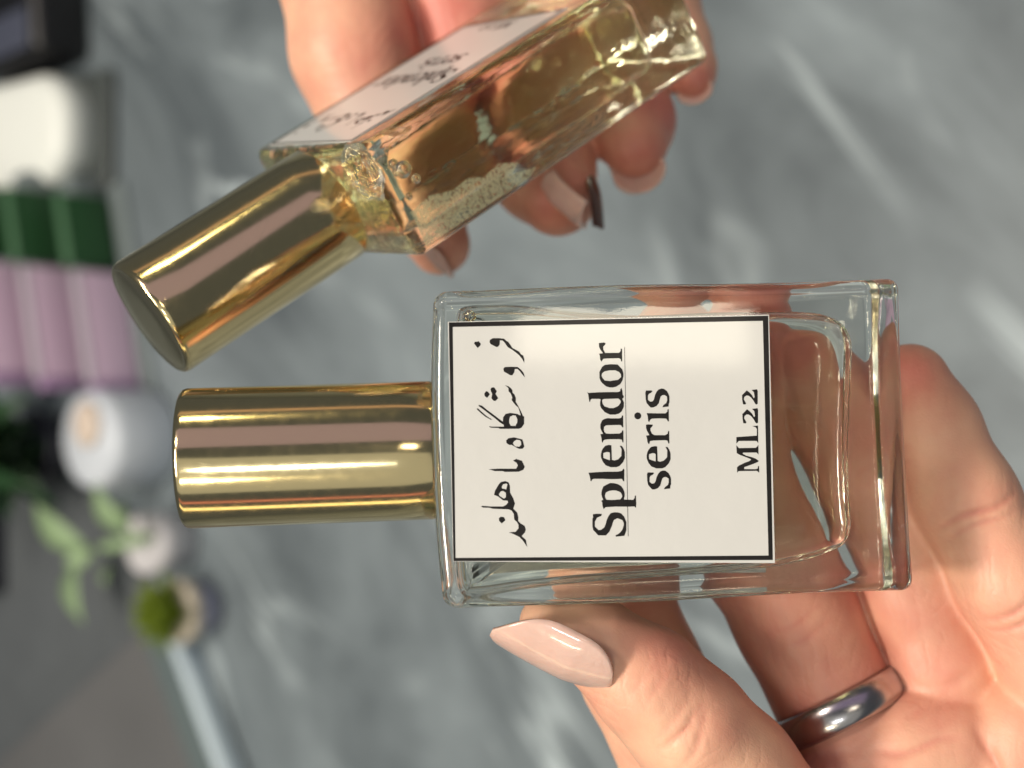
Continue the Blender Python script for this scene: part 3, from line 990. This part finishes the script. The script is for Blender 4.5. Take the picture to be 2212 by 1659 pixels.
palm = fld.chain([px(1640, 1960, 17.0), px(1930, 1880, 17.0), px(2150, 1850, 17.0), px(2360, 1800, 17.0)], [0.95, 1.0, 1.0, 0.95], 0.5)
D = smin(D, palm, 0.30)
pad1 = fld.chain([px(1790, 1740, 16.75), px(1862, 1686, 16.75), px(1965, 1620, 16.68), px(2045, 1606, 16.62)], [0.66, 0.64, 0.66, 0.66], 0.3)
pad1 = smin(pad1, fld.chain([px(1860, 1900, 16.7), px(2020, 1850, 16.65)], [0.95, 0.95], 0.4), 0.35)
pad2 = fld.chain([px(2205, 1588, 16.45), px(2320, 1640, 16.5)], [0.66, 0.8], 0.3)
pad2 = smin(pad2, fld.chain([px(2190, 1700, 16.6), px(2260, 1880, 16.6)], [0.80, 0.95], 0.4), 0.35)
D = smin(D, smin(pad1, pad2, 0.12), 0.08)
th = fld.chain(thumb, thumb_r, 0.25)
D = smin(D, th, 0.14)
# skin lies flat against the back of the glass and against its side
nb = R1 @ np.array([0, 0, 1.0]); pb = T1 + nb * (-BT / 2 - 0.012)
inside_w = np.abs((fld.X - T1[0]) * (R1 @ [1, 0, 0])[0] + (fld.Y - T1[1]) * (R1 @ [1, 0, 0])[1] + (fld.Z - T1[2]) * (R1 @ [1, 0, 0])[2]) - BW / 2 - 0.012
inside_h = np.abs((fld.X - T1[0]) * (R1 @ [0, 1, 0])[0] + (fld.Y - T1[1]) * (R1 @ [0, 1, 0])[1] + (fld.Z - T1[2]) * (R1 @ [0, 1, 0])[2]) - BH / 2 - 0.012
inside_t = np.abs((fld.X - T1[0]) * nb[0] + (fld.Y - T1[1]) * nb[1] + (fld.Z - T1[2]) * nb[2]) - BT / 2 - 0.012
box = np.maximum(np.maximum(inside_w, inside_h), inside_t)
D = np.maximum(D, -box)
V3 = np.array([0, 0, 1.0])
ax = lambda a, b: np.array(b) - np.array(a)
CREASES = [
    (px(2085, 1118, 16.1), ax(pin_f[1], pin_f[3]), 0.045, 0.041, V3, 0.62, 0.12), (px(2098, 1142, 16.1), ax(pin_f[1], pin_f[3]), 0.03, 0.037, V3, 0.5, 0.1),
    (px(2185, 1300, 16.0), ax(pin_f[2], pin_f[4]), 0.035, 0.041, V3, 0.62, 0.15), (px(2200, 1325, 16.0), ax(pin_f[2], pin_f[4]), 0.035, 0.037, V3, 0.5, 0.1),
    (px(1945, 1320, 16.35), ax(rin_f[3], rin_f[5]), 0.035, 0.034, V3, 0.6, 0.05), (px(1965, 1355, 16.35), ax(rin_f[3], rin_f[5]), 0.035, 0.034, V3, 0.6, 0.0),
    (px(1985, 1390, 16.35), ax(rin_f[3], rin_f[5]), 0.04, 0.034, V3, 0.6, 0.05), (px(1960, 1290, 16.35), ax(rin_f[3], rin_f[5]), 0.025, 0.034, V3, 0.5, 0.05),
    (px(2020, 1482, 16.35), np.array([0.28, -0.96, 0]), 0.20, 0.058, V3, 0.80, 0.1), (px(2048, 1515, 16.3), np.array([0.28, -0.96, 0]), 0.07, 0.041, V3, 0.6, 0.0),
    (px(2120, 1585, 16.1), np.array([1, 0.35, 0]), 0.10, 0.048, V3, 0.75, 0.1),
    (px(1960, 1610, 16.2), np.array([0.2, -1, 0]), 0.06, 0.048, V3, 0.6, 0.15),
    (px(1735, 1370, 16.4), ax(mid_f[3], mid_f[5]), 0.04, 0.034, V3, 0.55, 0.0), (px(1720, 1335, 16.4), ax(mid_f[3], mid_f[5]), 0.04, 0.034, V3, 0.55, 0.0),
    (px(1850, 1010, 16.5), ax(rin_f[1], rin_f[3]), 0.05, 0.037, V3, 0.6, 0.0), (px(1862, 1035, 16.5), ax(rin_f[1], rin_f[3]), 0.04, 0.034, V3, 0.6, 0.0),
    (px(1480, 1560, 14.95), ax(thumb[2], thumb[4]), 0.045, 0.034, V3, 0.60, 0.25), (px(1462, 1535, 14.95), ax(thumb[2], thumb[4]), 0.035, 0.034, V3, 0.5, -0.2),
    (px(1500, 1590, 14.95), ax(thumb[2], thumb[4]) + np.array([.5, .3, 0]), 0.05, 0.034, V3, 0.60, 0.3), (px(1445, 1600, 14.95), ax(thumb[2], thumb[4]) + np.array([-.3, .4, 0]), 0.045, 0.034, V3, 0.35, 0.2),
    (px(1400, 1455, 14.95), ax(thumb[1], thumb[3]), 0.025, 0.034, V3, 0.45, 0.3), (px(1425, 1478, 14.95), ax(thumb[1], thumb[3]), 0.025, 0.034, V3, 0.4, 0.2),
]
for c in CREASES: D = fld.crease(D, *c)
Vh, Fh = fld.surface(D)
del fld, D, box, inside_w, inside_h, inside_t, palm, th, pad1, pad2
fl1 = flush_fn([(px(1925, 835, 16.4), 0.8, 0.65), (px(1680, 780, 16.4), 0.7, 0.35), (px(1440, 700, 16.4), 0.7, 0.4), (px(1630, 720, 16.4), 0.7, 0.5),
                (px(1440, 1375, 14.9), 0.60, 0.55), (px(2070, 1100, 16.2), 0.35, 0.35), (px(2170, 1290, 16.1), 0.3, 0.3), (px(1960, 1380, 16.3), 0.5, 0.25),
                (px(1780, 1640, 16.2), 0.9, 0.5), (px(1720, 1350, 16.4), 1.0, 0.45), (px(2020, 1490, 16.2), 0.4, 0.25), (px(1250, 1345, 14.9), 0.45, -0.2)], creases=CREASES)
hand1 = skin_object('hand', Vh, Fh, fl1, px(2000, 1800, 17.0))
tag(hand1, 'hand with a dark ring, gripping the front bottle between thumb and fingers', 'hand', 'hands holding bottles')
# thumb nail: long almond, pale pink gel
nail(hand1, px(1322, 1474, 14.98), px(1072, 1344, 15.08), np.array([-0.40, -0.70, 0.59]), 1.16, 0.60, M_NAIL, 'almond', lift=0.15)

# ---- the ring
def make_ring():
    c = px(1811, 1531, 16.98)
    axv = mid_f[5] - mid_f[3]; axv = axv / np.linalg.norm(axv)
    axv = axv + np.array([0, 0, 0.25]); axv /= np.linalg.norm(axv)
    e1 = np.cross(axv, V3); e1 /= np.linalg.norm(e1); e2 = np.cross(axv, e1)
    V, F = [], []
    n, prof = 96, []
    for a in np.linspace(-90, 90, 11):
        a = math.radians(a)
        prof.append((0.760 + 0.10 * math.cos(a), 0.20 * math.sin(a)))
    prof += [(0.745, 0.16), (0.74, 0), (0.745, -0.16)]
    m = len(prof)
    for i in range(n):
        a = 2 * math.pi * i / n
        for r, h in prof:
            V.append(c + e1 * r * math.cos(a) * 1.02 + e2 * r * math.sin(a) + axv * h)
    for i in range(n):
        for j in range(m):
            F.append((i * m + j, i * m + (j + 1) % m, ((i + 1) % n) * m + (j + 1) % m, ((i + 1) % n) * m + j))
    o0 = to_world(c)
    o = fix_normals(mesh_obj('finger_ring', to_world(np.array(V)) - o0, F, M_RING))
    o.location = o0
    return o


ring = make_ring()
tag(ring, 'plain dark polished metal ring worn on the middle finger', 'ring')

# ---- the hand behind the tilted bottle
f1 = [px(740, -260, 21.0), px(742, -60, 20.8), px(765, 110, 20.6), px(830, 300, 20.6), px(905, 440, 20.4), px(950, 528, 20.0)]
f1r = [1.05, 0.96, 0.92, 0.82, 0.66, 0.44]
f2 = [px(950, -260, 21.1), px(968, -60, 21.1), px(1025, 120, 21.1), px(1120, 280, 20.9), px(1175, 372, 20.2), px(1205, 425, 19.8)]
f2r = [1.05, 0.92, 0.86, 0.82, 0.74, 0.56]
f3 = [px(1180, -260, 21.2), px(1215, -60, 21.2), px(1270, 80, 21.2), px(1330, 200, 20.9), px(1360, 265, 20.3), px(1370, 312, 19.9)]
f3r = [0.95, 0.82, 0.78, 0.74, 0.64, 0.48]
f4 = [px(1370, -260, 21.0), px(1395, -80, 21.0), px(1425, 20, 21.0), px(1462, 100, 20.8), px(1490, 152, 20.5), px(1498, 172, 20.4)]
f4r = [0.85, 0.66, 0.58, 0.50, 0.38, 0.27]
allp = np.concatenate([f1, f2, f3, f4])
lo = allp.min(0) - 1.1; hi = allp.max(0) + 1.1
hi[1] = px(0, -250, 20.5)[1]
fld = Field(lo, hi, 0.06)
D = fld.chain(f1, f1r)
for Pq, Rq in ((f2, f2r), (f3, f3r), (f4, f4r)):
    D = smin(D, fld.chain(Pq, Rq), 0.08)
palm = fld.chain([px(760, -330, 21.2), px(1000, -330, 21.4), px(1220, -330, 21.4), px(1420, -300, 21.2)], [1.2, 1.2, 1.2, 1.0], 0.5)
D = smin(D, palm, 0.4)
nbx = [R2[:, i] for i in range(3)]
hb = (BW / 2, BH / 2, BT / 2)
box = None
for i in range(3):
    q = np.abs((fld.X - T2[0]) * nbx[i][0] + (fld.Y - T2[1]) * nbx[i][1] + (fld.Z - T2[2]) * nbx[i][2]) - hb[i] - 0.012
    box = q if box is None else np.maximum(box, q)
D = np.maximum(D, -box)
for c in [(px(900, 430, 19.7), ax(f1[2], f1[5]), 0.03, 0.06, V3, 0.6, 0.0), (px(1130, 300, 20.2), ax(f2[2], f2[5]), 0.04, 0.06, V3, 0.6, 0.0),
          (px(1335, 215, 20.2), ax(f3[2], f3[5]), 0.04, 0.06, V3, 0.6, 0.0)]:
    D = fld.crease(D, *c)
Vh, Fh = fld.surface(D)
del fld, D, box, palm
fl2 = flush_fn([(px(1190, 410, 19.2), 0.8, 0.5), (px(1375, 330, 19.4), 0.8, 0.55), (px(1505, 170, 20.1), 0.6, 0.6), (px(950, 520, 19.6), 0.6, 0.4),
                (px(880, 80, 20.2), 0.8, 0.6), (px(980, 60, 20.4), 1.0, 0.5), (px(1430, 240, 19.8), 0.6, 0.4)])
hand2 = skin_object('hand', Vh, Fh, fl2, px(1080, -320, 21.0))
tag(hand2, 'blurred hand holding the tilted bottle from behind, fingertips showing below the glass', 'hand', 'hands holding bottles')
nail(hand2, px(900, 520, 19.9), px(985, 585, 19.7), np.array([-0.3, -0.75, 0.15]), 0.80, 0.55, M_NAIL, 'round', lift=0.12)
nail(hand2, px(1172, 395, 19.25), px(1262, 470, 19.0), np.array([0.35, -0.75, 0.35]), 0.85, 0.50, M_NAIL, 'square', lift=0.10)
nail(hand2, px(1358, 310, 19.75), px(1388, 396, 19.5), np.array([0.3, -0.6, -0.3]), 0.85, 0.55, M_NAIL, 'round', lift=0.30)
o = nail(hand2, px(1276, 380, 19.45), px(1290, 492, 19.1), np.array([0.6, 0.0, 0.8]), 0.22, 0.3, M_NAIL_DARK, 'square', lift=0.05)
o['label'] = 'long dark nail edge'
nail(hand2, px(1490, 154, 20.3), px(1500, 206, 20.1), np.array([0.3, -0.7, -0.35]), 0.6, 0.42, M_NAIL, 'round', lift=0.22)


# ------------------------------------------------------------------ blurred things at the far side of the counter
def on_counter(x, y, h=0.0):
    """pixel -> world point at height h above the counter"""
    d = CR @ px(x, y, 1.0)
    k = (h - CAM_H) / d[2]
    return CLOC + d * k


def simple_mat(name, c, rough=0.5, **kw):
    return principled(name, srgb(*c), rough, **kw)


def rbox(name, size, mat, parent, loc=(0, 0, 0), bev=0.002, seg=3):
    bm = bmesh.new()
    bmesh.ops.create_cube(bm, size=1)
    bmesh.ops.scale(bm, vec=size, verts=bm.verts)
    bmesh.ops.bevel(bm, geom=list(bm.edges), offset=bev, segments=seg, affect='EDGES', profile=0.5)
    me = bpy.data.meshes.new(name); bm.to_mesh(me); bm.free()
    me.polygons.foreach_set('use_smooth', [True] * len(me.polygons))
    me.materials.append(mat)
    o = bpy.data.objects.new(name, me); col.objects.link(o)
    o.parent = parent; o.location = loc
    return o


def thing(name, loc, rz, label, cat, group=None):
    o = empty(name, Matrix.Translation(Vector(loc)) @ Matrix.Rotation(rz, 4, 'Z'))
    return tag(o, label, cat, group)


# black device
p = on_counter(115, 30)
t = thing('black_device', p, math.radians(5), 'black box-shaped device with a grey-blue panel at the top left corner', 'device')
rbox('housing', (0.13, 0.075, 0.035), simple_mat('black_plastic', (14, 14, 18), 0.4), t, (0.028, 0, 0.0175), 0.008)
rbox('panel', (0.022, 0.040, 0.002), simple_mat('grey_panel', (72, 76, 92), 0.35), t, (-0.022, -0.012, 0.0365), 0.0008)
# white rounded box
p = on_counter(150, 300)
t = thing('white_box', p, 0, 'rounded white box on a dark base beside the green cartons', 'box')
rbox('base', (0.066, 0.106, 0.006), simple_mat('dark_grey_base', (66, 72, 72), 0.5), t, (0, 0.006, 0.003), 0.0028)
bm = bmesh.new()
bmesh.ops.create_cube(bm, size=1)
bmesh.ops.scale(bm, vec=(0.062, 0.098, 0.024), verts=bm.verts)
bmesh.ops.bevel(bm, geom=[e for e in bm.edges if abs(e.verts[0].co.z - e.verts[1].co.z) > 0.01], offset=0.027, segments=12, affect='EDGES', profile=0.5)
bmesh.ops.bevel(bm, geom=[e for e in bm.edges if e.verts[0].co.z > 0.01 and e.verts[1].co.z > 0.01 and len(e.link_faces) == 2 and e.calc_face_angle() > 0.5], offset=0.009, segments=6, affect='EDGES', profile=0.5)
me = bpy.data.meshes.new('body'); bm.to_mesh(me); bm.free()
me.polygons.foreach_set('use_smooth', [True] * len(me.polygons)); me.materials.append(simple_mat('white_plastic', (236, 240, 236), 0.45))
_o = bpy.data.objects.new('body', me); col.objects.link(_o); _o.parent = t; _o.location = (0, 0.012, 0.0182)
# stepped stand with cartons
M_PURP = simple_mat('purple_card', (214, 186, 210), 0.5, bump=(300, 0.1, 0.0005))
M_PURP_SHADE = simple_mat('shaded_purple_card', (158, 128, 166), 0.5)  # side shade of the lilac cartons, put into a darker card colour
M_GREEN = simple_mat('green_card', (30, 74, 38), 0.55, var=(60, 0.25))
M_GLID = simple_mat('pale_green_card', (70, 108, 78), 0.5)
M_PLID = simple_mat('pale_lilac_card', (168, 160, 172), 0.5)
M_ACR = simple_mat('frosted_acrylic', (120, 130, 132), 0.35)
rows = [(290, 705, 0.004), (180, 695, 0.022), (75, 685, 0.040)]
p = on_counter(300, 600)
RZ = math.radians(14)
st = thing('display_stand', p, RZ, 'grey stepped display stand under the purple and green cartons', 'stand')
for i, (xx, yy, h) in enumerate(rows):
    q = on_counter(xx, yy - 90, h)
    loc = Matrix.Rotation(-RZ, 3, 'Z') @ (Vector(q) - Vector(p))
    rbox('step', (0.118, 0.011, max(0.004, h)), M_ACR, st, (loc.x, loc.y + 0.0045, h / 2 - 0.0005 if h > 0.004 else 0.002), 0.001)
NM = ['front', 'middle', 'rear']
for i, (xx, yy, h) in enumerate(rows):
    q = on_counter(xx, yy, h)
    t = thing('perfume_carton', (q[0], q[1], h + 0.0006), RZ, f'lilac carton in the {NM[i]} row of the stepped stand', 'carton', 'cartons on the stepped stand')
    rbox('carton_body', (0.060, 0.006, 0.0275), M_PURP, t, (0, 0.004, 0.0138), 0.001)
    rbox('carton_lid', (0.0608, 0.0066, 0.002), M_PLID, t, (0, 0.004, 0.0286), 0.0008)
    rbox('shaded_end', (0.006, 0.0066, 0.0272), M_PURP_SHADE, t, (-0.0332, 0.004, 0.0137), 0.0006)
    q = on_counter(xx - 42, yy - 205, h)
    t = thing('perfume_carton', (q[0], q[1], h + 0.0006), RZ, f'dark green carton in the {NM[i]} row of the stepped stand', 'carton', 'cartons on the stepped stand')
    rbox('carton_body', (0.040, 0.006, 0.0275), M_GREEN, t, (0, 0.004, 0.0138), 0.001)
    rbox('carton_lid', (0.0405, 0.0066, 0.002), M_GLID, t, (0, 0.004, 0.0286), 0.0008)


def leaf(parent, base, tip, width, mat, droop=0.15, name='leaf'):
    base, tip = np.array(base, float), np.array(tip, float)
    t = tip - base; L = np.linalg.norm(t); t /= L
    sd = np.cross(t, [0, 0, 1.0]);
    if np.linalg.norm(sd) < 1e-3: sd = np.array([1.0, 0, 0])
    sd /= np.linalg.norm(sd); n = np.cross(sd, t)
    V, F = [], []
    m = 8
    for j in range(m + 1):
        v = j / m
        hw = width / 2 * math.sin(math.pi * min(0.97, max(0.04, v)) ** 0.8)
        c = base + t * L * v + n * (L * droop * math.sin(math.pi * v))
        for u in (-1, 0, 1):
            V.append(c + sd * hw * u - n * hw * 0.25 * (1 - abs(u)))
        for u in (1, 0, -1):
            V.append(c + sd * hw * u * 0.98 - n * (hw * 0.25 * (1 - abs(u)) + 0.0006))
    for j in range(m):
        for i in range(6):
            a, b = j * 6 + i, j * 6 + (i + 1) % 6
            F.append((a, b, b + 6, a + 6))
    F.append(tuple(range(6))[::-1]); F.append(tuple(range(m * 6, m * 6 + 6)))
    return fix_normals(mesh_obj(name, V, F, mat, parent))


M_WHITE = simple_mat('white_ceramic', (205, 212, 222), 0.35, var=(40, 0.08))
M_PEACH = simple_mat('peach_ribbon', (212, 196, 182), 0.5)
M_SOIL = simple_mat('soil', (38, 32, 26), 0.9)
M_DKLEAF = simple_mat('dark_leaf', (34, 66, 36), 0.45, var=(120, 0.35))
M_PALELEAF = simple_mat('pale_leaf', (140, 165, 125), 0.5, var=(120, 0.2))
M_YELLEAF = simple_mat('yellow_green_leaf', (104, 122, 30), 0.5, var=(150, 0.25))
# white jar with a peach band
p = on_counter(330, 945)
t = thing('white_jar', p, 0, 'white cylindrical jar with a peach patch behind the front gold cap', 'jar')
v, f = lathe([(0, .040), (.021, .040), (.0245, .038), (.0255, .034), (.0255, .004), (.0235, .0005), (0, .0005)], 48, 'z')
fix_normals(mesh_obj('jar_body', v, f, M_WHITE, t))
v, f = lathe([(0, .0445), (.012, .0445), (.0145, .043), (.0145, .0402), (0, .0402)], 32, 'z')
v = [(x * .8 + 0.008, y * .7 - 0.003, z) for x, y, z in v]
fix_normals(mesh_obj('peach_knob', v, f, M_PEACH, t))
# dark leafy plant
p = on_counter(150, 960)
t = thing('leafy_plant', p, 0, 'dark green leafy plant behind the white jar', 'plant')
v, f = lathe([(0, .022), (.016, .022), (.0175, .024), (.019, .024), (.019, .020), (.0155, .001), (0, .001)], 32, 'z')
fix_normals(mesh_obj('pot', v, f, simple_mat('dark_pot', (30, 32, 44), 0.5), t))
for i in range(52):
    a = random.uniform(0, 2 * math.pi); e = random.uniform(-0.2, 1.1); L = random.uniform(0.03, 0.06)
    b0 = np.array([random.uniform(-.014, .014), random.uniform(-.012, .016), random.uniform(.020, .060)])
    d = np.array([math.cos(a) * math.cos(e), math.sin(a) * math.cos(e), math.sin(e) * 0.6])
    leaf(t, b0, b0 + d * L, random.uniform(0.010, 0.018), M_DKLEAF, random.uniform(0.05, 0.3))
# pale plant in a white pot
p = on_counter(400, 1165)
t = thing('pale_plant', p, 0, 'pale green long-leaved plant in a small white pot', 'plant')
v, f = lathe([(0, .023), (.012, .023), (.0135, .026), (.0155, .026), (.0150, .018), (.0125, .001), (0, .001)], 32, 'z')
fix_normals(mesh_obj('pot', v, f, simple_mat('chalk_pot', (206, 204, 208), 0.6), t))
for (sx, sy, lx, ly, lh, w) in [(190, 1190, 75, 1085, .05, .016), (275, 1150, 205, 1045, .055, .014), (165, 1200, 178, 1345, .035, .017), (240, 1215, 225, 1262, .03, .010),
                                (200, 1195, 140, 1215, .05, .012), (285, 1150, 265, 1075, .04, .008), (330, 1165, 200, 1185, .035, .006), (330, 1165, 280, 1150, .035, .005)]:
    q0 = on_counter(sx, sy, 0.026 if sx > 300 else lh - 0.008) - p
    leaf(t, q0, on_counter(lx, ly, lh) - p, w, M_PALELEAF, 0.16)
# succulent in a lavender pot
p = on_counter(450, 1310)
t = thing('succulent_plant', p, 0, 'yellow-green succulent in a lavender pot with a beige rim', 'plant')
v, f = lathe([(0, .015), (.0135, .015), (.014, .0145), (.0115, .001), (0, .001)], 32, 'z')
fix_normals(mesh_obj('pot', v, f, simple_mat('lavender_pot', (170, 172, 196), 0.55), t))
v, f = lathe([(0, .022), (.012, .022), (.0160, .0218), (.0160, .0151), (0, .0151)], 32, 'z')
fix_normals(mesh_obj('pot_rim', v, f, simple_mat('beige_rim', (200, 190, 172), 0.6), t))
for i in range(26):
    a = i * 2.4; e = 0.15 + 1.2 * (i / 26); L = 0.017 - 0.006 * i / 26
    d = np.array([math.cos(a) * math.cos(e), math.sin(a) * math.cos(e), math.sin(e)])
    leaf(t, (0, 0, .024), np.array([0, 0, .026]) + d * L * 1.25, 0.010, M_YELLEAF, -0.1)
# dark slab added under the plants, its colour stands in for shade
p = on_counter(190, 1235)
t = thing('shade_slab', p, math.radians(-14), 'dark slab standing in for shade under the small plants', 'slab')
rbox('shade_board', (0.26, 0.30, 0.003), simple_mat('shade_grey', (86, 91, 95), 0.6, var=(40, 0.2)), t, (-0.085, 0.09, 0.0017), 0.0012)
# low display case with a bright edge at the lower left
A = on_counter(395, 1390, 0.012); B = on_counter(500, 1670, 0.012)
dirv = Vector((B[0] - A[0], B[1] - A[1], 0)); L = dirv.length
rz = math.atan2(dirv.y, dirv.x)
t = thing('display_case', (A[0], A[1], 0.0036), rz, 'low grey display case with a bright glass edge at the lower left', 'display case')
rbox('case_body', (0.24, 0.30, 0.0105), simple_mat('taupe_board', (96, 97, 99), 0.6, var=(14, 0.25)), t, (0.10, -0.158, 0.00545), 0.001)
rbox('glass_edge', (0.24, 0.007, 0.0115), simple_mat('bright_edge', (196, 212, 222), 0.25), t, (0.10, -0.0038, 0.00595), 0.0008)
rbox('tinted_strip', (0.24, 0.016, 0.0006), simple_mat('teal_glass', (98, 110, 112), 0.3), t, (0.10, -0.0162, 0.0112), 0.0002)
# dark blue box behind the plants
p = on_counter(0, 1150)
t = thing('dark_box', p, 0, 'dark navy box behind the leafy plant at the left edge', 'box')
rbox('box_body', (0.07, 0.05, 0.03), simple_mat('navy_card', (22, 24, 40), 0.5), t, (0, 0.012, 0.0151), 0.002)
rbox('box_lid', (0.072, 0.052, 0.008), simple_mat('navy_lid', (26, 28, 46), 0.5), t, (0, 0.012, 0.0343), 0.002)
